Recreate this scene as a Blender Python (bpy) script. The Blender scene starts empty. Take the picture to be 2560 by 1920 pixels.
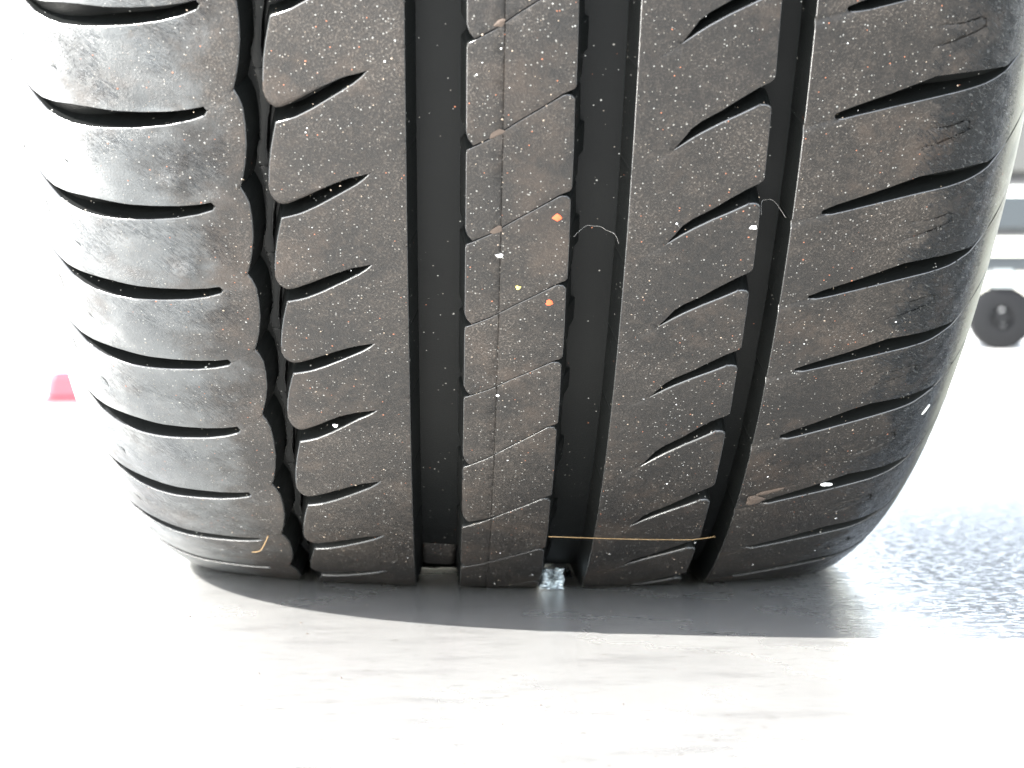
import bpy, math, random
import numpy as np
from mathutils import Vector
from mathutils.geometry import delaunay_2d_cdt
random.seed(7); rng = np.random.default_rng(7)
SC = bpy.context.scene; COL = SC.collection

# ------------------------------------------------------------------ camera, sky, sun, exposure
cam = bpy.data.cameras.new('camera'); camo = bpy.data.objects.new('camera', cam); COL.objects.link(camo)
camo.location = (-0.032396, -0.714483, 0.089101)
camo.rotation_euler = (math.pi / 2 - 0.041728, 0, -0.035967)
cam.lens = 69.966; cam.sensor_width = 36; cam.clip_start = 0.01; cam.clip_end = 400
cam.dof.use_dof = True; cam.dof.focus_distance = 0.50; cam.dof.aperture_fstop = 27
SC.camera = camo
SUN = Vector((-0.80, -0.48, 0.87)).normalized()
w = bpy.data.worlds.new('World'); SC.world = w; w.use_nodes = True
nt = w.node_tree; bg = nt.nodes['Background']
sky = nt.nodes.new('ShaderNodeTexSky'); sky.sky_type = 'NISHITA'; sky.sun_disc = False
sky.sun_elevation = math.asin(SUN.z); sky.sun_rotation = math.atan2(SUN.x, SUN.y)
sky.dust_density = 1.0; sky.ozone_density = 0.0; sky.air_density = 1.0
hs = nt.nodes.new('ShaderNodeHueSaturation'); hs.inputs['Saturation'].default_value = 0.5   # whitish hazy sky
nt.links.new(sky.outputs[0], hs.inputs['Color']); nt.links.new(hs.outputs[0], bg.inputs[0]); bg.inputs[1].default_value = 0.15
sl = bpy.data.lights.new('sun', 'SUN'); sl.energy = 3.4; sl.angle = math.radians(0.5); sl.color = (1, 0.985, 0.96)
so = bpy.data.objects.new('sun', sl); COL.objects.link(so)
so.rotation_euler = SUN.to_track_quat('Z', 'Y').to_euler(); so.location = (-2, -2, 4)
SC.view_settings.view_transform = 'Standard'; SC.view_settings.look = 'None'
SC.view_settings.exposure = 3.2; SC.view_settings.gamma = 1

# ------------------------------------------------------------------ helpers
def link(name, me, mat=None, parent=None):
    o = bpy.data.objects.new(name, me); COL.objects.link(o)
    if mat is not None and me is not None and not me.materials: me.materials.append(mat)
    if parent is not None: o.parent = parent
    return o
def tag(o, label=None, cat=None, group=None, kind=None):
    if label: o['label'] = label
    if cat: o['category'] = cat
    if group: o['group'] = group
    if kind: o['kind'] = kind
    return o
def empty(name, loc, label, cat, group=None):
    o = bpy.data.objects.new(name, None); COL.objects.link(o); o.location = loc
    o.empty_display_size = 0.02
    return tag(o, label, cat, group)
def mesh(name, V, F, smooth=True, sharp=None, uv=None):
    me = bpy.data.meshes.new(name)
    me.from_pydata([tuple(map(float, v)) for v in V], [], [tuple(map(int, f)) for f in F])
    if uv is not None:
        l = me.uv_layers.new(name='UVMap')
        li = np.empty(len(me.loops), dtype=np.int32); me.loops.foreach_get('vertex_index', li)
        l.data.foreach_set('uv', np.asarray(uv, dtype=np.float32)[li].ravel())
    me.polygons.foreach_set('use_smooth', [smooth] * len(me.polygons))
    if sharp and smooth: me.set_sharp_from_angle(angle=math.radians(sharp))
    me.update(); return me
def nodes(name):
    m = bpy.data.materials.new(name); m.use_nodes = True
    return m, m.node_tree.nodes, m.node_tree.links, m.node_tree.nodes['Principled BSDF']
def simple(name, col, rough=0.6, metal=0.0, var=0.15, scale=60, bump=0.2, dist=0.0005):
    m, N, L, b = nodes(name)
    tc = N.new('ShaderNodeTexCoord'); n = N.new('ShaderNodeTexNoise'); n.inputs['Scale'].default_value = scale; n.inputs['Detail'].default_value = 6
    L.new(tc.outputs['Object'], n.inputs['Vector'])
    mx = N.new('ShaderNodeMix'); mx.data_type = 'RGBA'
    mx.inputs[6].default_value = tuple(c * (1 - var) for c in col) + (1,); mx.inputs[7].default_value = tuple(min(1, c * (1 + var)) for c in col) + (1,)
    L.new(n.outputs[0], mx.inputs[0]); L.new(mx.outputs[2], b.inputs['Base Color'])
    b.inputs['Roughness'].default_value = rough; b.inputs['Metallic'].default_value = metal
    bp = N.new('ShaderNodeBump'); bp.inputs['Strength'].default_value = bump; bp.inputs['Distance'].default_value = dist
    L.new(n.outputs[0], bp.inputs['Height']); L.new(bp.outputs[0], b.inputs['Normal'])
    return m

# ------------------------------------------------------------------ materials
class G:                                     # tiny node-graph helper
    def __init__(s, m): s.N = m.node_tree.nodes; s.L = m.node_tree.links
    def put(s, sock, v):
        if isinstance(v, bpy.types.NodeSocket): s.L.new(v, sock)
        else: sock.default_value = v
    def math(s, op, a, b=0.0, c=None, clamp=False):
        n = s.N.new('ShaderNodeMath'); n.operation = op; n.use_clamp = clamp
        s.put(n.inputs[0], a); s.put(n.inputs[1], b)
        if c is not None: s.put(n.inputs[2], c)
        return n.outputs[0]
    def mix(s, f, a, b):
        n = s.N.new('ShaderNodeMix'); n.data_type = 'RGBA'
        s.put(n.inputs[0], f); s.put(n.inputs[6], a if isinstance(a, bpy.types.NodeSocket) else tuple(a) + (1,)); s.put(n.inputs[7], b if isinstance(b, bpy.types.NodeSocket) else tuple(b) + (1,))
        return n.outputs[2]
    def noise(s, vec, scale, detail=4, rough=0.55):
        n = s.N.new('ShaderNodeTexNoise'); s.put(n.inputs['Vector'], vec)
        n.inputs['Scale'].default_value = scale; n.inputs['Detail'].default_value = detail; n.inputs['Roughness'].default_value = rough
        return n.outputs[0]
    def voro(s, vec, scale, rnd=1.0):
        n = s.N.new('ShaderNodeTexVoronoi'); s.put(n.inputs['Vector'], vec); n.inputs['Scale'].default_value = scale
        n.inputs['Randomness'].default_value = rnd
        return n.outputs['Distance'], n.outputs['Color']
    def step(s, v, lo, hi):
        n = s.N.new('ShaderNodeMapRange'); n.interpolation_type = 'SMOOTHSTEP'; s.put(n.inputs[0], v)
        n.inputs[1].default_value = lo; n.inputs[2].default_value = hi; return n.outputs[0]
    def sep(s, v):
        n = s.N.new('ShaderNodeSeparateXYZ'); s.put(n.inputs[0], v); return n.outputs
    def scale(s, v, sc):
        n = s.N.new('ShaderNodeMapping'); s.put(n.inputs[0], v); n.inputs['Scale'].default_value = sc; return n.outputs[0]
    def rotscale(s, uv, deg, sc):
        a = s.N.new('ShaderNodeMapping'); s.put(a.inputs[0], uv); a.inputs['Rotation'].default_value = (0, 0, math.radians(deg))
        return s.scale(a.outputs[0], sc)
    def bump(s, h, strength, dist, prev=None):
        n = s.N.new('ShaderNodeBump'); s.put(n.inputs['Height'], h); n.inputs['Strength'].default_value = strength; n.inputs['Distance'].default_value = dist
        if prev is not None: s.put(n.inputs['Normal'], prev)
        return n.outputs[0]

def rubber(name, clean=False):
    """Used tyre rubber; UV is metres: u across the tread (0 = crown), v round the tyre."""
    m, N, L, b = nodes(name); g = G(m)
    tc = N.new('ShaderNodeTexCoord'); P = tc.outputs['Object']; UV = tc.outputs['UV']
    u = g.sep(UV)[0]
    mottle = g.noise(P, 45, 6, 0.6); fine = g.noise(P, 1900, 3, 0.65); mid = g.noise(P, 480, 5, 0.7)
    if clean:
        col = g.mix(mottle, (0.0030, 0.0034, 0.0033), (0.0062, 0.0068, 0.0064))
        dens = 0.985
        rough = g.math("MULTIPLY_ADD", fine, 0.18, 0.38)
    else:
        dusty = g.step(mottle, 0.30, 0.72)
        base = g.mix(dusty, (0.0080, 0.0072, 0.0064), (0.0175, 0.0146, 0.0120))
        base = g.mix(g.step(mid, 0.45, 0.75), base, (0.029, 0.0235, 0.019))
        col = g.mix(g.math('MULTIPLY', g.step(fine, 0.50, 0.66), g.math('MULTIPLY_ADD', g.step(mottle, 0.35, 0.7), 0.75, 0.25)), base, (0.074, 0.063, 0.053))
        strk = g.step(g.noise(g.rotscale(UV, 40, (520, 1500, 1)), 1.0, 5, 0.75), 0.52, 0.62)
        # clean feathered band on the right shoulder, scuffed left one painted paler as if sunlit
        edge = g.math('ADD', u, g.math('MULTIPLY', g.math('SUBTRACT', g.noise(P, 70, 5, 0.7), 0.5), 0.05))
        band = g.math('MULTIPLY', g.step(edge, 0.080, 0.090), g.math('SUBTRACT', 1.0, g.step(u, 0.098, 0.105)))
        col = g.mix(band, col, g.mix(strk, (0.005, 0.006, 0.0065), (0.085, 0.088, 0.084)))
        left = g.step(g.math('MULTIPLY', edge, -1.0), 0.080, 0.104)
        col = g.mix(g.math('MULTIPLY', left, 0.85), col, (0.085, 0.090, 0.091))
        col = g.mix(g.step(g.math('MULTIPLY', edge, -1.0), 0.100, 0.150), col, (0.34, 0.34, 0.33))  # outer left side coloured near-white to imitate sun glare
        wall = g.step(u, 0.099, 0.110)
        col = g.mix(wall, col, (0.20, 0.195, 0.15))
        rough = g.math('MULTIPLY_ADD', mid, 0.30, 0.42)
        rough = g.math('SUBTRACT', rough, g.math('MULTIPLY', band, 0.32))
        wet = g.math('MULTIPLY', left, g.step(g.noise(P, 38, 5, 0.65), 0.46, 0.58))
        rough = g.math('SUBTRACT', rough, g.math('MULTIPLY', wet, 0.22))
        col = g.mix(g.math('MULTIPLY', wet, 0.35), col, (0.045, 0.049, 0.050))
    # dust and sand specks, three sizes
    if not clean:
        big = g.noise(P, 14, 5, 0.65)
        col = g.mix(g.math('MULTIPLY', g.step(big, 0.46, 0.62), 0.6), col, (0.008, 0.0077, 0.0073))
        col = g.mix(g.math('MULTIPLY', g.step(g.noise(P, 31, 5, 0.75), 0.50, 0.68), 0.42), col, (0.052, 0.037, 0.027))
    hgt = g.math('MULTIPLY', fine, 0.9)
    clus = g.noise(P, 70, 4, 0.7)
    for sc_, th, sz in ((1700, 0.91, 0.36), (1000, 0.965, 0.28), (480, 0.990, 0.20)):
        if clean: th = 1 - (1 - th) * 0.12
        d, c = g.voro(P, sc_); cs = g.sep(c)
        on = g.math('GREATER_THAN', g.math('ADD', cs[0], g.math('MULTIPLY', g.math('SUBTRACT', clus, 0.5), 0.16)), th)
        dot = g.math('MULTIPLY', on, g.math('SUBTRACT', 1.0, g.step(d, sz * 0.6, sz)))
        tint = g.mix(cs[1], (0.13, 0.115, 0.095), (0.30, 0.30, 0.28))
        tint = g.mix(g.math('GREATER_THAN', cs[2], 0.94), tint, (0.34, 0.13, 0.07))
        if not clean: dot = g.math('MULTIPLY', dot, g.math('SUBTRACT', 1.0, g.math('MULTIPLY', band, 0.8)))
        col = g.mix(dot, col, tint)
        hgt = g.math('ADD', hgt, g.math('MULTIPLY', dot, 0.5))
    L.new(col, b.inputs['Base Color']); L.new(rough, b.inputs['Roughness'])
    nrm = g.bump(hgt, 0.8 if not clean else 0.2, 0.00025)
    if not clean:
        # feathering torn across the shoulders: short strokes
        st = g.noise(g.scale(UV, (260, 1500, 1)), 1.0, 5, 0.7)
        nrm = g.bump(g.math('MULTIPLY', strk, band), 1.0, 0.0042, nrm)
        stl = g.noise(g.rotscale(UV, 38, (330, 1100, 1)), 1.0, 4, 0.7)
        scuf = g.math('MULTIPLY', g.step(g.math('MULTIPLY', u, -1.0), 0.078, 0.086), g.step(g.noise(P, 60, 3), 0.46, 0.60))
        nrm = g.bump(g.math('MULTIPLY', g.step(stl, 0.45, 0.75), scuf), 0.7, 0.0008, nrm)
        nrm = g.bump(mottle, 0.25, 0.0012, nrm)
    L.new(nrm, b.inputs['Normal'])
    b.inputs['Specular IOR Level'].default_value = 0.12 if clean else 0.36
    return m
M_EDGE = simple('polished_worn_edge_rubber', (0.030, 0.030, 0.029), 0.22, 0, 0.25, 900, 0.3, 0.0001); M_EDGE.node_tree.nodes['Principled BSDF'].inputs['Specular IOR Level'].default_value = 0.8
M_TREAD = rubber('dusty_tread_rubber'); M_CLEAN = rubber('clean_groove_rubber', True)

def plate_material():
    m, N, L, b = nodes('worn_steel_plate'); g = G(m)
    tc = N.new('ShaderNodeTexCoord'); P = tc.outputs['Object']
    long_ = g.noise(g.scale(P, (150, 260, 1)), 1.0, 6, 0.75)
    wide = g.noise(g.scale(P, (22, 60, 1)), 1.0, 6, 0.65)
    grain = g.noise(g.scale(P, (480, 300, 1)), 1.0, 4, 0.7)
    pit = g.noise(g.scale(P, (300, 330, 1)), 1.0, 3, 0.6)
    blot = g.noise(P, 11, 6, 0.6)
    col = g.mix(blot, (0.35, 0.345, 0.33), (0.46, 0.452, 0.43))
    col = g.mix(g.math('MULTIPLY', g.step(wide, 0.50, 0.68), 0.5), col, (0.27, 0.265, 0.255))
    col = g.mix(g.math('MULTIPLY', g.step(long_, 0.54, 0.68), 0.42), col, (0.16, 0.155, 0.145))
    col = g.mix(g.math('MULTIPLY', g.step(grain, 0.60, 0.72), 0.6), col, (0.62, 0.62, 0.61))
    d, c = g.voro(g.scale(P, (1, 1.6, 1)), 340); cs = g.sep(c)
    dot = g.math('MULTIPLY', g.math('GREATER_THAN', cs[0], 0.975), g.math('SUBTRACT', 1.0, g.step(d, 0.12, 0.3)))
    col = g.mix(dot, col, (0.16, 0.13, 0.11))
    x = g.sep(P)[0]
    zone = g.step(g.math('ADD', x, g.math('MULTIPLY', g.noise(P, 18, 5, 0.6), 0.10)), 0.12, 0.19)
    zone = g.math('MULTIPLY', zone, g.math('SUBTRACT', 1.0, g.step(g.sep(P)[1], -0.05, 0.34)))
    dark_flecks = g.math('MULTIPLY', zone, g.step(g.noise(g.scale(P, (230, 290, 1)), 1.0, 5, 0.8), 0.455, 0.515))  # darker, rougher flecks over the right side of the plate
    col = g.mix(g.math('MULTIPLY', dark_flecks, 0.92), col, (0.075, 0.068, 0.056))
    L.new(col, b.inputs['Base Color'])
    L.new(g.math('MULTIPLY_ADD', dark_flecks, -0.6, 0.67), b.inputs['Metallic'])
    L.new(g.math('MULTIPLY_ADD', dark_flecks, 0.35, g.math('MULTIPLY_ADD', blot, 0.14, 0.20)), b.inputs['Roughness'])
    worn = g.math('MULTIPLY_ADD', g.step(g.math('ADD', x, g.math('MULTIPLY', blot, 0.08)), 0.10, 0.20), 0.8, 0.2)
    nrm = g.bump(g.math('MULTIPLY', g.step(pit, 0.47, 0.62), worn), 0.22, 0.0003)
    nrm = g.bump(long_, 0.35, 0.0006, nrm)
    L.new(nrm, b.inputs['Normal'])
    return m
M_PLATE = plate_material()
M_PAVE = simple('pale_concrete', (0.52, 0.51, 0.48), 0.85, 0, 0.12, 8, 0.3, 0.003)
M_RED = simple('red_plastic', (0.55, 0.02, 0.03), 0.35, 0, 0.1, 30)
M_ZINC = simple('zinc_plated_steel', (0.42, 0.45, 0.46), 0.25, 1.0, 0.2, 500, 0.3, 0.0002)
M_BLACK = simple('black_plastic', (0.006, 0.0062, 0.0066), 0.6, 0, 0.2, 40)
M_BLACK.node_tree.nodes['Principled BSDF'].inputs['Specular IOR Level'].default_value = 0.12
M_SLATE = simple('slate_grey_paint', (0.012, 0.016, 0.018), 0.5, 0, 0.1, 20)
M_PALE = simple('pale_grey_paint', (0.038, 0.038, 0.034), 0.45, 0, 0.1, 4)
M_BODY = simple('dark_car_paint', (0.05, 0.055, 0.06), 0.3, 0, 0.05, 4)
M_ALLOY = simple('alloy_silver', (0.45, 0.46, 0.47), 0.3, 1.0, 0.05, 10)
M_STRAW = simple('dry_straw', (0.34, 0.22, 0.10), 0.6, 0, 0.2, 400)
M_HAIR = simple('pale_fibre', (0.50, 0.48, 0.44), 0.6, 0, 0.2, 400)
M_ORANGE = simple('orange_paint', (0.75, 0.10, 0.03), 0.55, 0, 0.2, 900)
M_YELLOW = simple('yellow_paint', (0.70, 0.58, 0.16), 0.55, 0, 0.2, 900)
M_WHITE = simple('white_stone', (0.85, 0.85, 0.82), 0.6, 0, 0.1, 800)
M_MUD = simple('dried_brown_mud', (0.060, 0.043, 0.032), 0.85, 0, 0.35, 600, 0.6, 0.0006)
M_TAN = simple('tan_sand_grain', (0.30, 0.24, 0.18), 0.8, 0, 0.45, 350)

# ------------------------------------------------------------------ tyre surface
R, DZ, RC = 0.32, 0.016792, 0.52248           # radius, sink of the tyre on the plate, crown radius
def profile(side, s0, rs, rw):
    s = np.linspace(0, .28, 561); ds = s[1] - s[0]
    k = np.where(s < s0, 1 / RC, 1 / rs); ang = np.cumsum(k) * ds
    i = int(np.argmax(ang > math.radians(68))); k[i:] = 1 / rw; ang = np.cumsum(k) * ds
    ang = np.minimum(ang, math.radians(128))
    x = np.cumsum(np.cos(ang)) * ds; d = np.cumsum(np.sin(ang)) * ds
    m = d < 0.105
    return s[m] * side, x[m] * side, d[m], ang[m] * side
_a = profile(-1, .105, .0427, .045); _b = profile(1, .085, .0295, .1956)
SS, XX, DD, AA = [np.concatenate([p[::-1], q]) for p, q in zip(_a, _b)]
S_MIN, S_MAX = SS[0] * 1000, SS[-1] * 1000
PIT = 0.0816; THK = [1.0162, .9345, .853, .7715, .6903, .577, .465, .357, .25, .17]
N_REST = 65; P_REST = (THK[9] - (THK[0] + 2 * PIT) + 2 * math.pi) / N_REST
VK = np.array([-4.] + list(range(10)) + [9. + N_REST + 3])
TK = np.array([THK[0] + 4 * PIT] + THK + [THK[9] - P_REST * (N_REST + 3)])
def theta(v): return np.interp(v, VK, TK)
def surf(s, th, h):
    """s mm across, th angle up from the contact point, h mm below the worn tread surface -> metres"""
    s = np.asarray(s, float) / 1000; th = np.asarray(th, float); h = np.asarray(h, float) / 1000
    X = np.interp(s, SS, XX); D = np.interp(s, SS, DD); a = np.interp(s, SS, AA)
    x = X - np.sin(a) * h; r = R - D - np.cos(a) * h; r0 = R - D
    z0 = (R - DZ) - r0 * np.cos(th); z = (R - DZ) - r * np.cos(th)
    e = 0.0011
    zz = 0.5 * (z0 + np.sqrt(z0 * z0 + e * e)) + (z - z0) + 0.00012
    return np.stack([x, -r * np.sin(th), zz], -1)
def uvof(s, th): return np.stack([np.asarray(s) / 1000, np.asarray(th) * R], -1)

def seg_dist(P, A, B):
    """distances of points P to segments A-B -> (n,m), parameter"""
    AB = B - A; L2 = np.maximum((AB ** 2).sum(1), 1e-12)
    t = np.clip(((P[:, None, :] - A[None]) * AB[None]).sum(2) / L2[None], 0, 1)
    C = A[None] + t[..., None] * AB[None]
    return np.sqrt(((P[:, None, :] - C) ** 2).sum(2)), t

MMV = PIT * R * 1000      # mm per row
def block(name, n, pts, parent, mat, grid=2.2, fine=0.6, depth=7.4, creases=(), lift=None, top=0.0, seed=0):
    """One tread block. pts: list of (s, v, kind, radius, draft): kind of the edge that STARTS at the point
    ('h' open edge with wall, 'f' flush with its neighbour). v counts rows."""
    A = np.array([(p[0], (p[1]) * MMV) for p in pts]); K = [p[2] for p in pts]
    RR = np.array([p[3] for p in pts]); DR = np.array([p[4] for p in pts])
    m = len(A)
    area = 0.5 * sum(A[i][0] * A[(i + 1) % m][1] - A[(i + 1) % m][0] * A[i][1] for i in range(m))
    if area < 0:
        A = A[::-1]; RR = RR[::-1]; DR = DR[::-1]; K = [K[(m - 2 - i) % m] for i in range(m)]
    O, OK, OR, OD = [], [], [], []
    for i in range(m):
        a, b = A[i], A[(i + 1) % m]; L = np.linalg.norm(b - a); kk = K[i]
        q = max(1, int(math.ceil(L / (fine if kk == 'h' else fine * 2))))
        for j in range(q):
            t = j / q; O.append(a + (b - a) * t); OK.append(kk)
            OR.append(RR[i] * (1 - t) + RR[(i + 1) % m] * t); OD.append(DR[i] * (1 - t) + DR[(i + 1) % m] * t)
    O = np.array(O); OR = np.array(OR); OD = np.array(OD); k = len(O)
    # tiny waviness of the moulded edge
    hard = np.array([c == 'h' for c in OK]); A2 = O; B2 = np.roll(O, -1, 0)
    HA, HB, HR0, HR1 = A2[hard], B2[hard], OR[hard], np.roll(OR, -1)[hard]
    T = B2 - A2; T /= np.maximum(np.linalg.norm(T, axis=1), 1e-9)[:, None]
    NI = np.stack([-T[:, 1], T[:, 0]], 1)              # inward (ccw)
    def drop(P):
        if len(HA) == 0: return np.zeros(len(P)), np.full(len(P), 99.), np.ones(len(P))
        d, t = seg_dist(P, HA, HB); j = d.argmin(1); ii = np.arange(len(P))
        dm = d[ii, j]; r = HR0[j] * (1 - t[ii, j]) + HR1[j] * t[ii, j]
        x = np.clip(1 - dm / r, 0, 1)
        return r * (1 - np.sqrt(np.maximum(1 - x * x, 0))) * 0.9, dm, r
    C = [O]
    for fr in (0.12, 0.32, 0.62, 1.0):
        d = OR * fr; q = O + NI * d[:, None]
        keep = hard | np.roll(hard, 1)
        _, dm, _ = drop(q)
        keep &= dm > d * 0.93
        C.append(q[keep])
    for cr in creases:
        cp = np.array([(c[0], c[1] * MMV) for c in cr[0]]); hw = cr[1]
        for i in range(len(cp) - 1):
            a, b = cp[i], cp[i + 1]; L = np.linalg.norm(b - a); q = max(1, int(L / 0.8)); tt = (b - a) / L; nn = np.array([-tt[1], tt[0]])
            for j in range(q + 1):
                for o_ in (-1.3, -0.9, 0, 0.9, 1.3): C.append((a + (b - a) * j / q + nn * hw * o_)[None])
    lo, hi = O.min(0), O.max(0)
    gx, gy = np.meshgrid(np.arange(lo[0] + grid * .5, hi[0], grid), np.arange(lo[1] + grid * .5, hi[1], grid))
    gp = np.stack([gx.ravel(), gy.ravel()], 1); gp += rng.uniform(-.18, .18, gp.shape) * grid
    C.append(gp); Q = np.concatenate(C[1:]) if len(C) > 1 else gp
    # keep points inside the outline
    x, y = Q[:, 0], Q[:, 1]; ins = np.zeros(len(Q), bool)
    for i in range(k):
        a, b = O[i], O[(i + 1) % k]
        c = (a[1] > y) != (b[1] > y)
        with np.errstate(divide='ignore', invalid='ignore'):
            xi = (b[0] - a[0]) * (y - a[1]) / (b[1] - a[1] + 1e-30) + a[0]
        ins ^= c & (x < xi)
    dall, _ = seg_dist(Q, A2, B2); ins &= dall.min(1) > 0.03
    Q = Q[ins]
    # thin out points that nearly coincide
    key = np.round(Q / 0.09).astype(int); _, ui = np.unique(key, axis=0, return_index=True); Q = Q[np.sort(ui)]
    pts2 = [Vector(p) for p in O] + [Vector(p) for p in Q]
    res = delaunay_2d_cdt(pts2, [(i, (i + 1) % k) for i in range(k)], [], 1, 1e-4)
    V2 = np.array([(v[0], v[1]) for v in res[0]]); F = [list(f) for f in res[2]]
    orig = res[3]; idx = {}
    for i, og in enumerate(orig):
        for o_ in og:
            if o_ < k: idx[o_] = i
    F = [[f[2], f[1], f[0]] if ((V2[f[1]] - V2[f[0]])[0] * (V2[f[2]] - V2[f[0]])[1] - (V2[f[1]] - V2[f[0]])[1] * (V2[f[2]] - V2[f[0]])[0]) > 0 else f for f in F]
    h, dm, r_e = drop(V2); r_e = np.where(r_e > .7, 0, r_e)
    for cr in creases:
        cp = np.array([(c[0], c[1] * MMV) for c in cr[0]])
        d, t = seg_dist(V2, cp[:-1], cp[1:]); j = d.argmin(1); tot = (j + t[np.arange(len(V2)), j]) / (len(cp) - 1)
        fade = np.minimum(1, np.minimum(tot, 1 - tot) / cr[3] + cr[4]) if cr[3] > 0 else 1
        h = h + cr[2] * np.clip(1.45 - d.min(1) / cr[1], 0, 1) * fade
    h = h + top
    if lift is not None: h = h - lift(V2[:, 0], V2[:, 1] / MMV + n) * np.clip(dm / 1.2, 0, 1)
    Vs = [V2]; Hs = [h]
    nb = len(V2); W = []
    # walls
    hk = {}; cnt = 0; nwall = 0; extra2, extrah = [], []
    NV = NI + np.roll(NI, 1, 0); NV /= np.maximum(np.linalg.norm(NV, axis=1), 1e-6)[:, None]
    rows = (0.0, 0.12, 0.5, 1.0)
    def wallv(i):
        nonlocal cnt
        if i in hk: return hk[i]
        base = idx[i]; h0 = h[base]; out = [base]
        for fr in rows[1:]:
            extra2.append(O[i] - NV[i] * OD[i] * fr); extrah.append(h0 + (depth_at(O[i][0], depth) - h0) * fr)
            out.append(nb + cnt); cnt += 1
        hk[i] = out; return out
    for i in range(k):
        if not hard[i]: continue
        j = (i + 1) % k
        if i not in idx or j not in idx: continue
        a, b = wallv(i), wallv(j)
        for r_ in range(len(rows) - 1): F.append([a[r_], b[r_], b[r_ + 1], a[r_ + 1]]); nwall += 1
    if cnt:
        Vs.append(np.array(extra2)); Hs.append(np.array(extrah))
    V2 = np.concatenate(Vs); h = np.concatenate(Hs)
    th = theta(V2[:, 1] / MMV + n)
    me = mesh(name, surf(V2[:, 0], th, h), F, True, 50, uvof(V2[:, 0], th))
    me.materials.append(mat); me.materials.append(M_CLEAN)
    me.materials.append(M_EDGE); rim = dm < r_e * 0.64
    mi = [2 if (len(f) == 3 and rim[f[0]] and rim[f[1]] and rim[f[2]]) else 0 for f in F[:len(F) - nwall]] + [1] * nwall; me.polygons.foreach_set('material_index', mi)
    return link(name, me, mat, parent)

def depth_at(s, d=7.4):
    """depth of the groove floor below the tread, shallower out on the shoulders"""
    return float(np.interp(s, [-150, -141, -134, -122, -108, 76, 90, 98, 104, 116, 140], [.2, .35, .8, 3.2, d, d, 4.2, 1.6, .5, .3, .1]))

# templates, all in (mm across, rows down) relative to the row
def rib1(n, jr):
    up = [(-85.2, .275), (-88.8, .314), (-93.7, .354), (-100.3, .386), (-106, .40), (-113, .405), (-118, .425), (-123, .46), (-127.5, .475), (-131, .45), (-134.5, .38), (-141, .27)]
    lo = [(-85.5, .365), (-89, .42), (-94, .485), (-100.7, .54), (-107.4, .578), (-112.8, .605), (-118.6, .62), (-121.9, .612), (-126, .585), (-129.5, .515), (-133.5, .43), (-141, .285)]
    edge = [(-78.3, .075), (-77.3, .14), (-76.4, .243), (-76.05, .42), (-76.1, .62), (-76.8, .83), (-77.6, .98), (-78.3, 1.075)]
    P = [(a, b + jr(a, b), 'h', .45, 1.5) for a, b in edge[:-1]]
    a, b = edge[-1]; P.append((a, b, 'f', .45, 1.5))
    P.append((-84.9, 1.312, 'h', .4, .3))
    for a, b in up[:-1]: P.append((a - (.35 if a > -86 else 0), b + 1, 'h', .38, .35))
    a, b = up[-1]; P.append((a, b + 1, 'f', .3, .2))
    for a, b in lo[::-1][:-1]: P.append((a, b, 'h', .38, .35))
    a, b = lo[0]; P.append((a, b - .01, 'h', .45, .4)); P.append((-84.9, .312, 'f', .4, .3))
    return P
def rib2(n, jr):
    lo = [(-69.2, .372), (-66.8, .34), (-64.4, .30), (-60.8, .215), (-54.8, .052), (-51.3, -.045), (-49.4, -.112)]
    up = [(-50.3, .865), (-53.1, .90), (-55.9, .955), (-59.5, 1.038), (-63.1, 1.13), (-66, 1.205), (-67.4, 1.242), (-68.8, 1.256), (-70.2, 1.232), (-71.3, 1.17)]
    le = [(-71.8, 1.08), (-71.7, .954), (-71.3, .79), (-70.6, .62), (-69.8, .473), (-69.3, .395)]
    P = [(a, b, 'h', .42, .35) for a, b in lo]
    P += [(-48.2, -.165, 'f', .25, .2), (-39.6, -.40, 'h', .28, 1.8), (-39.6, .60, 'f', .28, 1.8), (-48.2, .835, 'h', .25, .2)]
    rr = [.35, .4, .5, .8, 1.2, 1.8, 2.3, 2.3, 2.0, 1.4]
    P += [(a, b, 'h', r_, .3) for (a, b), r_ in zip(up, rr)]
    P += [(a, b + jr(a, b), 'h', r_, 1.5) for (a, b), r_ in zip(le, (.9, .6, .5, .45, .4, .35))]
    return P
def rib3(n, jr):
    g_ = 0.006
    rb = 2.6 if n == 4 else .3
    P = [(-26.1, .60, 'h', .28, 1.6), (-25.9, .555, 'h', .25, .8), (-24.8, .527 + g_, 'h', .14, 0), (-19.8, .417 + g_, 'h', .14, 0), (-14.5, .265 + g_, 'h', .14, 0), (-7.9, .093 + g_, 'h', .14, 0),
         (-4.6, .012, 'h', .2, 0), (-3.8, .002, 'h', .25, .2), (-2.7, .010, 'h', .3, .6), (-1.9, .045, 'h', .3, 1.6), (-1.7, .5, 'h', .28, 1.8), (-1.7, .93, 'h', .28, 1.6), (-2.2, .955, 'h', .25, .6),
         (-3.6, .978, 'h', .18, .1), (-4.6, .995, 'h', .14, 0), (-7.9, 1.093 - g_, 'h', .14, 0), (-14.5, 1.265 - g_, 'h', .14, 0), (-19.8, 1.417 - g_, 'h', .14 if n != 4 else 1.4, 0), (-24.4, 1.515 - g_, 'h', .14 if n != 4 else 2.4, 0), (-25.6, 1.45, 'h', rb, .8), (-26.1, 1.38, 'h', rb if n == 4 else .28, 1.6)]
    return P
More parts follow.
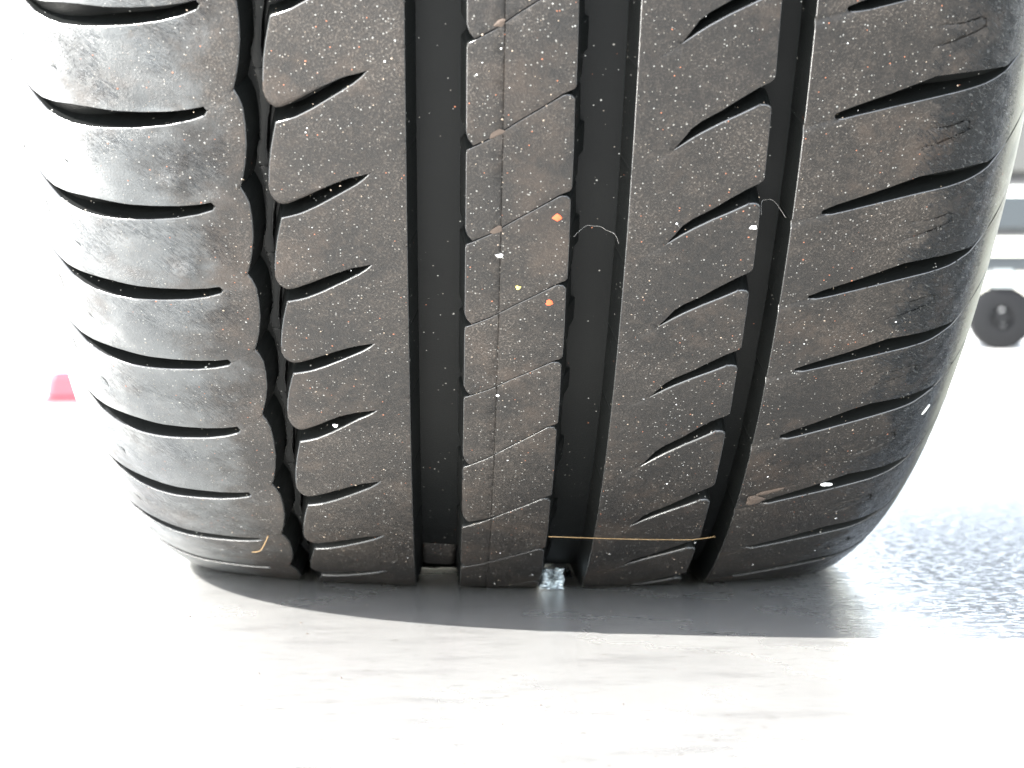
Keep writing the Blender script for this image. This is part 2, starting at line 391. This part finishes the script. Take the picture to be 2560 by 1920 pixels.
def rib4(n, jr):
    lo = [(41.6, .17), (41.2, .14), (40.6, .125), (39.8, .117), (38.7, .119), (34.8, .197), (30.4, .279), (26.1, .373), (23.5, .439)]
    up = [(22.7, 1.396), (23.7, 1.338), (25.9, 1.267), (30.2, 1.169), (34.4, 1.062), (38.2, .968), (40.4, .925), (41.4, .902)]
    P = [(a, b, 'h', .45, .6 if a > 39 else .3) for a, b in lo]
    P += [(20.1, .538, 'f', .2, .2), (10.6, .77, 'h', .28, 1.9), (10.6, 1.77, 'f', .28, 1.9), (20.1, 1.538, 'h', .2, .2)]
    P += [(a, b, 'h', .32 if a < 34 else .6, .3) for a, b in up]
    P += [(41.7, .86, 'h', .28, 1.4)]
    return P
def rib5(n, jr):
    lo = [(56.9, .298), (61.7, .266), (70.2, .196), (78.7, .136), (85.9, .085), (92.1, .045), (95.5, .012), (98, -.025), (101, -.105)]
    up = [(56.6, .242), (60, .189), (69.7, .064), (79.3, -.062), (86.6, -.092), (93.1, -.088), (97.8, -.07), (100.9, -.125)]
    P = [(49.4, .335, 'f', .3, 1.2), (56.4, .27, 'h', .3, .3)]
    P += [(a, b + jr(a, b), 'h', .3, .3) for a, b in lo]
    P += [(103.4, -.19, 'f', .2, .1), (114, -.45, 'f', .2, 0), (114, .55, 'f', .2, 0), (103.4, .81, 'h', .2, .1)]
    P += [(a, b + 1 + jr(a * 1.7, b), 'h', .35, .3) for a, b in up[::-1]]
    P += [(56.4, 1.27, 'f', .3, .3), (49.4, 1.335, 'h', .28, 1.4)]
    return P
def ridge(n, jr):
    L_ = [(-74.9, -.05), (-74.2, .07), (-73.8, .22), (-73.9, .38), (-74.3, .66), (-75.3, .80), (-75.1, .93)]
    R_ = [(-72.5, -.04), (-71.6, .09), (-71.1, .24), (-72.2, .48), (-72.8, .74), (-72.4, .96)]
    return [(a, b, 'h', .4, .5) for a, b in L_] + [(-74.9, .95, 'f', .4, .5), (-72.5, .96, 'h', .4, .5)] + [(a, b, 'h', .4, .5) for a, b in R_[::-1][1:-1]] + [(-72.5, -.04, 'f', .4, .5)]

tyre = empty('car_tyre', (0, 0, 0), 'worn black car tyre with dusty grooved tread standing on the steel plate', 'tyre')
def rowjit(n, amp):
    r_ = random.Random(n * 31 + 5); a = [r_.uniform(-1, 1) for _ in range(12)]
    return lambda s, v: amp * (math.sin(s * .9 + a[0] * 9) * .5 + math.sin(s * 2.3 + a[1] * 9 + v * 5) * .5)
VN = [(-94.2, (1.0162 - .9276) / PIT, 2.6, .10, 1.1), (-93.2, (1.0162 - .8423) / PIT, 3.6, .13, 1.3), (-95, (1.0162 - .99) / PIT, 6, .12, -.7), (-88, (1.0162 - .985) / PIT, 4, .06, .5),
      (-90, 3.25 - .1, 3.2, .06, .6), (-86, 1.25, 3, .07, .55), (-83, 1.95, 3, .08, .6)]
for q in range(26):
    VN.append((random.uniform(-98, -79), random.uniform(-1, 4.2), random.uniform(.7, 2.0), random.uniform(.02, .05), random.uniform(.12, .35) * random.choice((1, 1, -1))))
def lift1(s, v):
    o = np.zeros_like(s)
    for a, b, ws, wv, hh in VN: o += hh * np.exp(-((s - a) / ws) ** 2 - ((v - b) / wv) ** 2)
    return o
def lift5(s, v):
    # torn rubber crumbs on the right shoulder
    k = np.exp(-((s - 95) / 7) ** 2)
    return k * 0.22 * np.sin(s * 1.9 + 7 * np.sin(v * 9)) * np.sin(v * 41 + s * 1.1)
for n in range(-2, 9):
    z = rowjit(n, 0.006); e5 = rowjit(n + 40, 0.008)
    c1 = [([(-78.6, .075), (-81.5, .18), (-84.6, .32)], .14, .10, 0, 1)] if n > 2 else []
    if n >= -1: c1 += [([(-132.7, .757), (-131.4, .93)], .35, .9, .2, 0), ([(-133.8, .36), (-137, .31), (-140.5, .275)], .18, .4, 0, 1)]
    c1.append(([(-122.0, 1.085), (-121.5, 1.10)], .32, 1.3, 0, 1))
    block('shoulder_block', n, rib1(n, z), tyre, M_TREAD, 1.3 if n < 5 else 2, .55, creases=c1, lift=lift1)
    block('tread_block', n, rib2(n, z), tyre, M_TREAD, 2.2, .55)
    block('tread_block', n, rib3(n, z), tyre, M_TREAD, 2.2, .5, creases=[([(-17.75, .375), (-17.8, .9), (-17.8, 1.34)], .11, .28, 0, 1)])
    block('tread_block', n, rib4(n, z), tyre, M_TREAD, 2.2, .55, creases=[([(20, .54), (17, .62), (13.5, .69)], .3, .25, .5, 0)])
    t_ = [([(77.9, .453), (83.9, .44), (86.4, .415), (88.2, .395), (89.4, .42), (89.6, .492), (86.4, .54), (82, .605), (76.7, .663)], .17, .8, .15, 0),
          ([(49.6, .35), (51.5, .31), (54.2, .29), (57, .27)], 1.2, .7, 0, 1), ([(103.2, .81), (107, .71), (112, .60)], .25, .5, .4, .2)]
    block('shoulder_block', n, rib5(n, e5), tyre, M_TREAD, 1.5 if n < 6 else 2.2, .55, creases=t_, lift=lift5)
    block('groove_ridge', n, ridge(n, z), tyre, M_CLEAN, 2.5, .8, top=5.3, depth=8.0)

# the rest of the tread, round the back of the wheel: one simpler rib per groove gap
def lowrib(fn):
    Vs, Fs, Us, off = [], [], [], 0
    for n in range(9, 9 + N_REST):
        P = fn(n, lambda a, b: 0); A = np.array([(p[0], p[1] * MMV) for p in P]); k = len(A)
        res = delaunay_2d_cdt([Vector(p) for p in A], [(i, (i + 1) % k) for i in range(k)], [], 1, 1e-4)
        V2 = np.array([(v[0], v[1]) for v in res[0]]); th = theta(V2[:, 1] / MMV + n)
        lo_ = surf(V2[:, 0], th, [depth_at(s) for s in V2[:, 0]]); hi_ = surf(V2[:, 0], th, 0)
        c = len(V2); idx = {o_: i for i, og in enumerate(res[3]) for o_ in og if o_ < k}
        Vs += [hi_, lo_]; Us += [uvof(V2[:, 0], th)] * 2
        Fs += [[q + off for q in f] for f in res[2]]
        for i in range(k):
            j = (i + 1) % k
            if P[i][2] == 'h': Fs.append([idx[i] + off, idx[j] + off, idx[j] + c + off, idx[i] + c + off])
        off += 2 * c
    return mesh('tread_rib', np.concatenate(Vs), Fs, False, None, np.concatenate(Us))
for fn in (rib1, rib2, rib3, rib4, rib5): link('tread_rib', lowrib(fn), M_TREAD, tyre)

# carcass: groove floors and the two sidewalls, once round
def ring(name, ss, hh, mat, nth=720):
    ths = np.linspace(0, 2 * math.pi, nth, endpoint=False)
    S2, T2 = np.meshgrid(ss, ths); H2 = np.tile(hh, (nth, 1))
    V = surf(S2.ravel(), T2.ravel(), H2.ravel()); k = len(ss)
    F = [(i * k + j, i * k + j + 1, ((i + 1) % nth) * k + j + 1, ((i + 1) % nth) * k + j) for i in range(nth) for j in range(k - 1)]
    return link(name, mesh(name, V, F, True, None, uvof(S2.ravel(), T2.ravel())), mat, tyre)
fs = np.arange(-140.9, 113.9, 1.8)
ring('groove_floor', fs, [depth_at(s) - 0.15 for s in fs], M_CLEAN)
def ribs(s):                                   # fine moulded rings on the sidewall
    return -0.5 * math.exp(-((abs(s) - 152) / 1.2) ** 2) - 0.35 * math.exp(-((abs(s) - 146) / .8) ** 2) - 0.8 * math.exp(-((abs(s) - 186) / 3) ** 2)
ws = np.concatenate([np.arange(S_MIN + .5, -160, 4), np.arange(-160, -141, 1.0), [-141.0]])
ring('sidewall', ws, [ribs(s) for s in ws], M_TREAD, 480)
ws = np.concatenate([[114.0], np.arange(115, 160, 1.0), np.arange(160, S_MAX - .5, 4), [S_MAX - .5]])
ring('sidewall', ws, [ribs(s) for s in ws], M_TREAD, 480)
# wear bar, and an added light-blocking plug, in the groove beside the contact line
def patch(name, s0, s1, t0, t1, hfun, mat, parent, ns=10, ntt=10):
    S2, T2 = np.meshgrid(np.linspace(s0, s1, ns), np.linspace(t0, t1, ntt))
    a = (S2 - s0) / (s1 - s0); b = (T2 - t0) / (t1 - t0)
    V = surf(S2.ravel(), T2.ravel(), hfun(a, b).ravel())
    F = [(i * ns + j, i * ns + j + 1, (i + 1) * ns + j + 1, (i + 1) * ns + j) for i in range(ntt - 1) for j in range(ns - 1)]
    return link(name, mesh(name, V, F, True, None, uvof(S2.ravel(), T2.ravel())), mat, parent)
def barh(a, b): return 7.5 - 2.4 * np.clip(np.minimum(np.minimum(b, 1 - b) * 5, 1), 0, 1) * np.clip(np.minimum(a, 1 - a) * 12, 0, 1)
patch('wear_bar_or_plug', -38.2, -27.6, .335, .405, barh, M_TREAD, tyre, 16, 14)
patch('wear_bar_or_plug', -39.4, -26.3, .10, .20, lambda a, b: 7.5 - 7.2 * np.clip(np.minimum(b, 1 - b) * 5, 0, 1), M_CLEAN, tyre, 8, 12)  # added plug, no real wear bar: fills the groove to stop light
# rim
def lathe(name, prof, mat, parent, seg=96):
    V, F = [], []
    for i in range(seg):
        a = 2 * math.pi * i / seg
        for x, r in prof: V.append((x, -r * math.sin(a), (R - DZ) - r * math.cos(a)))
    k = len(prof)
    for i in range(seg):
        for j in range(k - 1): F.append((i * k + j, ((i + 1) % seg) * k + j, ((i + 1) % seg) * k + j + 1, i * k + j + 1))
    return link(name, mesh(name, V, F, True, 40), mat, parent)
xl, xr = XX[0], XX[-1]
lathe('wheel_rim', [(xl + .004, .217), (xl - .004, .222), (xl - .006, .213), (xl + .01, .205), (xl + .03, .19), (xl + .02, .08), (xl + .012, .03), (xl + .012, 0.001)], M_ALLOY, tyre)
lathe('wheel_rim', [(xr - .004, .217), (xr + .004, .222), (xr + .006, .213), (xr - .02, .2), (-.05, .19), (xl + .05, .12), (xl + .05, .001)], M_ALLOY, tyre)

# ------------------------------------------------------------------ the plate and the ground
def quad(name, x0, x1, y0, y1, z0, z1, mat, kind='structure', bev=0.0):
    V = [(x, y, z) for z in (z0, z1) for y in (y0, y1) for x in (x0, x1)]
    F = [(0, 2, 3, 1), (4, 5, 7, 6), (0, 1, 5, 4), (1, 3, 7, 5), (3, 2, 6, 7), (2, 0, 4, 6)]
    o = link(name, mesh(name, V, F, False), mat)
    if bev:
        md = o.modifiers.new('bevel', 'BEVEL'); md.width = bev; md.segments = 3
    if kind: o['kind'] = kind
    return o
quad('steel_plate', -3, 3, -3, 1.13, -0.012, 0, M_PLATE, bev=0.002)
g_ = link('ground', mesh('ground', [(-200, -60, -.013), (200, -60, -.013), (200, 300, -.013), (-200, 300, -.013)], [(0, 1, 2, 3)], False), M_PAVE); g_['kind'] = 'structure'
quad('threshold_strip', .1, 3, 1.1325, 1.150, -0.012, 0.002, M_SLATE)

# ------------------------------------------------------------------ things
def soft_box(name, sx, sy, sz, mat, parent, loc=(0, 0, 0), bev=0.004, taper=1.0):
    V = [(sx / 2 * x * (taper if z else 1), sy / 2 * y * (taper if z else 1), sz * z) for z in (0, 1) for y in (-1, 1) for x in (-1, 1)]
    F = [(0, 2, 3, 1), (4, 5, 7, 6), (0, 1, 5, 4), (1, 3, 7, 5), (3, 2, 6, 7), (2, 0, 4, 6)]
    o = link(name, mesh(name, V, F, False), mat, parent); o.location = loc
    md = o.modifiers.new('bevel', 'BEVEL'); md.width = bev; md.segments = 4
    return o
rc = empty('rubber_foot', (-0.360, 1.08, 0), 'small red rounded foot block on the far edge of the plate, left of the tyre', 'foot block')
soft_box('block_body', .046, .040, .026, M_RED, rc, bev=.006, taper=.86)
soft_box('base_flange', .052, .046, .003, M_RED, rc, bev=.001)

# shop trolley far behind on the right
tr = empty('workshop_trolley', (1.42, 3.55, -0.013), 'blurred grey trolley with dark rail and black castors behind the tyre', 'trolley')
soft_box('panel', 1.0, .5, .40, M_PALE, tr, (0, 0, .36), .01)
soft_box('rail', 1.04, .54, .07, M_SLATE, tr, (0, 0, .245), .008)
soft_box('shelf', .96, .46, .03, M_SLATE, tr, (0, 0, .165), .004)
for i, (x, y) in enumerate(((-.30, -.2), (-.22, .05), (.40, -.2), (-.40, .2), (.40, .2))):
    c = empty('castor', (0, 0, 0), None, None); c.parent = tr; c.location = (x, y, 0)
    V, F = [], []
    prof = [(-.016, .025), (-.018, .055), (-.014, .066), (.014, .066), (.018, .055), (.016, .025)]
    def wheel(nm, prof, mat):
        V, F = [], []
        for a in range(24):
            t = a * math.pi / 12
            for px, r in prof: V.append((r * math.cos(t), px, .067 + r * math.sin(t)))
        k = len(prof)
        for a in range(24):
            for j in range(k - 1): F.append((a * k + j, ((a + 1) % 24) * k + j, ((a + 1) % 24) * k + j + 1, a * k + j + 1))
        o = link(nm, mesh(nm, V, F, True, 40), mat, c); return o
    wheel('tread', prof, M_BLACK)
    wheel('hub', [(-.02, .001), (-.02, .015), (.02, .015), (.02, .001)], M_BLACK); wheel('disc', [(-.012, .02), (-.013, .03), (-.012, .054), (.012, .054), (.012, .02)], M_BLACK)
    soft_box('fork', .04, .05, .06, M_ZINC, c, (0, 0, .13), .003)

# unseen car body added over the wheel, shaped to shade the plate
car = empty('unseen_shade_car', (0, 0, 0), 'dark unseen car body added above the tyre to shade the plate', 'car')
def sweep(name, prof, x0, x1, mat):
    V = [(x, y, z) for x in (x0, x1) for y, z in prof]; k = len(prof)
    F = [(j, (j + 1) % k, (j + 1) % k + k, j + k) for j in range(k)] + [tuple(range(k))[::-1], tuple(range(k, 2 * k))]
    return link(name, mesh(name, V, F, False), mat, car)
sweep('shade_bumper', [(-.335, .25), (-.36, .255), (-.39, .33), (-.38, .43), (-.36, .44), (-.345, .30)], .02, 1.45, M_BODY)
sweep('shade_wing', [(-.40, .72), (-.30, .80), (1.0, .92), (1.0, .90), (-.30, .78), (-.38, .70)], -.02, 1.45, M_BODY)

# added bright metal strip, stands in for light coming through the second groove
fo = empty('groove_light_strip', (0.0018, -0.1045, 0.0003), 'added crinkled silver strip standing in for light through the tyre groove', 'light_strip')
def light_strip(w_, h_, n_w, n_h, sd):
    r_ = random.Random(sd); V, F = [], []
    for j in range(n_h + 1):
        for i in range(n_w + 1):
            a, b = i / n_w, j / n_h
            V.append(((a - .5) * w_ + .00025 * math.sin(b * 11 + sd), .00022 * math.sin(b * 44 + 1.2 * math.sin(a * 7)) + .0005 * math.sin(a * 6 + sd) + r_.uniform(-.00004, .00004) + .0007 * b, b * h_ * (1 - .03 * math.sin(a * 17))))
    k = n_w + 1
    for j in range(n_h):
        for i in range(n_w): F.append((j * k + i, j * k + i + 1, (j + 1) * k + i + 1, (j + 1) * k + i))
    return mesh('light_strip_sheet', V, F, True, 20)
fm = link('light_strip_sheet', light_strip(.0078, .0064, 14, 48, 3), M_ZINC, fo)
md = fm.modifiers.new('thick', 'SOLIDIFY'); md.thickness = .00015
fm = link('light_strip_corner', light_strip(.0013, .0030, 4, 10, 8), M_ZINC, fo); fm.location = (.0058, .001, .0033); fm.rotation_euler.y = math.radians(-22)
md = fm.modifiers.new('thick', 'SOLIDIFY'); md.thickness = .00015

# bits stuck to the tread
def on(s, t, h=-0.1): return Vector(surf(s, t, h))
def nrm(s, t):
    p0, p1 = on(s, t, 0), on(s, t, -1); return (p1 - p0).normalized()
def lump(name, s, t, size, mat, label, cat, group=None, flat=.45, seed=0, elong=1.4, ang=0.0):
    r_ = random.Random(seed); me = bpy.data.meshes.new(name)
    import bmesh
    bm = bmesh.new(); bmesh.ops.create_icosphere(bm, subdivisions=2, radius=1)
    n = nrm(s, t); q = n.to_track_quat('Z', 'Y')
    for v in bm.verts:
        k = 1 + .22 * math.sin(v.co.x * 3.1 + r_.random() * .6 + seed) + .18 * math.sin(v.co.y * 4.3 + seed * 2)
        c = Vector((v.co.x * elong * k, v.co.y * k, v.co.z * flat * k)) * size / 1000
        c.rotate(Vector((0, 0, 1)).rotation_difference(Vector((0, 0, 1)))); ca, sa = math.cos(ang), math.sin(ang)
        c = Vector((c.x * ca - c.y * sa, c.x * sa + c.y * ca, c.z)); c.rotate(q); v.co = c
    bm.to_mesh(me); bm.free()
    me.polygons.foreach_set('use_smooth', [False] * len(me.polygons))
    o = link(name, me, mat); o.location = on(s, t, -size * flat * .5)
    return tag(o, label, cat, group)
gp = 'bits stuck in the tread'
lump('paint_chip', -4.9, .9156, .95, M_ORANGE, 'larger bright orange chip near the right edge of the middle rib', 'paint chip', gp, .15, 1)
lump('paint_chip', -5.7, .8354, .75, M_ORANGE, 'smaller orange chip one block below on the middle rib', 'paint chip', gp, .15, 2)
lump('paint_chip', -13.3, .8502, .6, M_YELLOW, 'pale yellow chip on the middle rib beside the thin slit', 'paint chip', gp, .2, 3, 1)
lump('stone_chip', 73.8, .5716, 1.05, M_WHITE, 'bright white stone chip in the lowest slot of the right shoulder', 'stone', gp, .4, 4, 1.3)
lump('stone_chip', 40.3, .9036, .55, M_WHITE, 'small white chip at the right edge of the fourth rib', 'stone', gp, .4, 5)
lump('stone_chip', -18.1, .8804, .5, M_WHITE, 'tiny flat white chip in the thin slit of the middle rib', 'stone', gp, .3, 6, 1.8)
lump('stone_chip', -17.5, .731, .5, M_WHITE, 'pale chip low on the middle rib under the worn corner', 'stone', gp, .4, 7, 1)
lump('stone_chip', -59.2, .6785, .6, M_WHITE, 'jagged white chip at the low slot of the second rib', 'stone', gp, .3, 8, 1.5, .8)
lump('mud_clod', 54.4, .557, 2.3, M_MUD, 'round brown mud clod at the left edge of the right shoulder', 'mud', gp, .22, 9, 1.2)
lump('mud_smear', 58.0, .570, 1.4, M_MUD, 'thin brown mud smear running up from the round clod', 'mud', gp, .15, 10, 2.4, .5)
lump('paint_smear', 98.0, .660, 1.6, M_WHITE, 'pale streak of scraped paint on the right shoulder near the bottom', 'paint smear', gp, .08, 21, .55, 0.1)
for i, (s, t) in enumerate(((-19.2, .985), (-19.0, .9035), (-19.0, 1.068))):
    lump('mud_crumb', s, t, .8, M_MUD, ['brown mud crumb in the second sipe of the middle rib', 'brown mud crumb in the third sipe of the middle rib', 'brown mud crumb near the top of the middle rib'][i], 'mud', gp, .2, 11 + i, 2.0, .5)
def strand(name, pts, rad, mat, label, cat):
    cu = bpy.data.curves.new(name, 'CURVE'); cu.dimensions = '3D'; cu.bevel_depth = rad; cu.bevel_resolution = 2
    sp = cu.splines.new('NURBS'); sp.points.add(len(pts) - 1); sp.order_u = 3; sp.use_endpoint_u = True
    for p, q in zip(sp.points, pts): p.co = (*q, 1)
    o = bpy.data.objects.new(name + '_tmp', cu); COL.objects.link(o)
    dg = bpy.context.evaluated_depsgraph_get(); me = bpy.data.meshes.new_from_object(o.evaluated_get(dg)); bpy.data.objects.remove(o)
    me.name = name; me.materials.clear(); me.polygons.foreach_set('use_smooth', [True] * len(me.polygons))
    return tag(link(name, me, mat), label, cat)
strand('straw', [on(-1.3, .501, -.3), on(4, .4997, -.40), on(8, .4972, -.3), on(10.6, .4962, -.35), on(19, .4905, -.2), on(28, .4868, -.35), on(36, .4805, -.2), on(41, .4788, -.3), on(46.2, .4765, .4)], .00008, M_STRAW, 'thin straight golden straw lying across the low part of two ribs', 'straw')
strand('fibre', [on(-88.8, .3865, -.2), on(-86.5, .398, -.9), on(-84.5, .4168, -1.0), on(-82.3, .4497, -.2)], .00014, M_STRAW, 'short curved tan fibre on the bottom of the left shoulder', 'fibre')
strand('fibre', [on(-.8, .8988, -.1), on(1.2, .8965, 5.6), on(3.1, .8935, 6.3), on(5.2, .8925, 6.7), on(6.4, .889, 6.4), on(8.6, .8862, 6.6), on(9.5, .8812, 4.6), on(10.3, .8725, 2.0), on(11.2, .8702, 0)], .000026, M_HAIR, 'fine pale hair hanging across the groove right of the middle rib', 'fibre')
strand('fibre', [on(41.9, .9146, 0), on(43, .9142, 5.8), on(44.3, .9128, 6.7), on(45.9, .9135, 6.6), on(47.5, .909, 5.5), on(48.6, .905, 2.5)], .000026, M_HAIR, 'fine pale hair across the groove before the right shoulder', 'fibre')

# sand grains on the tread and grit on the plate: nobody could count them
def grains(name, P, Nn, sizes, mat, label, cat):
    V, F = [], []
    base = [(1, 0, 0), (-1, 0, 0), (0, 1, 0), (0, -1, 0), (0, 0, .7), (0, 0, -.7)]
    tri = [(0, 2, 4), (2, 1, 4), (1, 3, 4), (3, 0, 4), (2, 0, 5), (1, 2, 5), (3, 1, 5), (0, 3, 5)]
    for p, n, s in zip(P, Nn, sizes):
        q = Vector(n).to_track_quat('Z', 'Y'); o = len(V); a = random.uniform(0, 6.28); ca, sa = math.cos(a), math.sin(a); e = random.uniform(.7, 1.5)
        for b in base:
            c = Vector((b[0] * ca * e - b[1] * sa, b[0] * sa * e + b[1] * ca, b[2])) * s * random.uniform(.75, 1.25); c.rotate(q); V.append(Vector(p) + c)
        F += [(x + o, y + o, z_ + o) for x, y, z_ in tri]
    o = link(name, mesh(name, V, F, False), mat); o['kind'] = 'stuff'; return tag(o, label, cat)
rib_rng = ((-100, -76.5), (-68, -40.2), (-25.5, -2.2), (11, 41), (50, 88))
def scatter(num, lo, hi, pw=2.2):
    P, Nn, Z = [], [], []
    while len(P) < num:
        a, b = random.choice(rib_rng); s = random.uniform(a, b); t = random.uniform(.33, 1.12)
        if math.sin(s * .31 + 3 * math.sin(t * 17)) + random.uniform(-1.2, 1.2) < -.3: continue
        z_ = lo + (hi - lo) * random.random() ** pw
        P.append(on(s, t, -z_ * .25)); Nn.append(nrm(s, t)); Z.append(z_ / 1000)
    return P, Nn, Z
grains('sand_grains', *scatter(800, .07, .26, 4), M_TAN, 'tan sand grains stuck all over the tread ribs', 'sand')
grains('pale_grit', *scatter(160, .07, .26, 4), M_WHITE, 'pale grit sprinkled over the tread ribs', 'grit')
P, Nn, Z = [], [], []
for _ in range(900):
    x, y = random.uniform(-.3, .4), random.uniform(-.45, .5)
    P.append((x, y, .0001)); Nn.append((0, 0, 1)); Z.append(random.choice((.0001, .00015, .0002, .0003)))
grains('floor_grit', P, Nn, Z, M_MUD, 'fine brown grit scattered on the steel plate', 'grit')
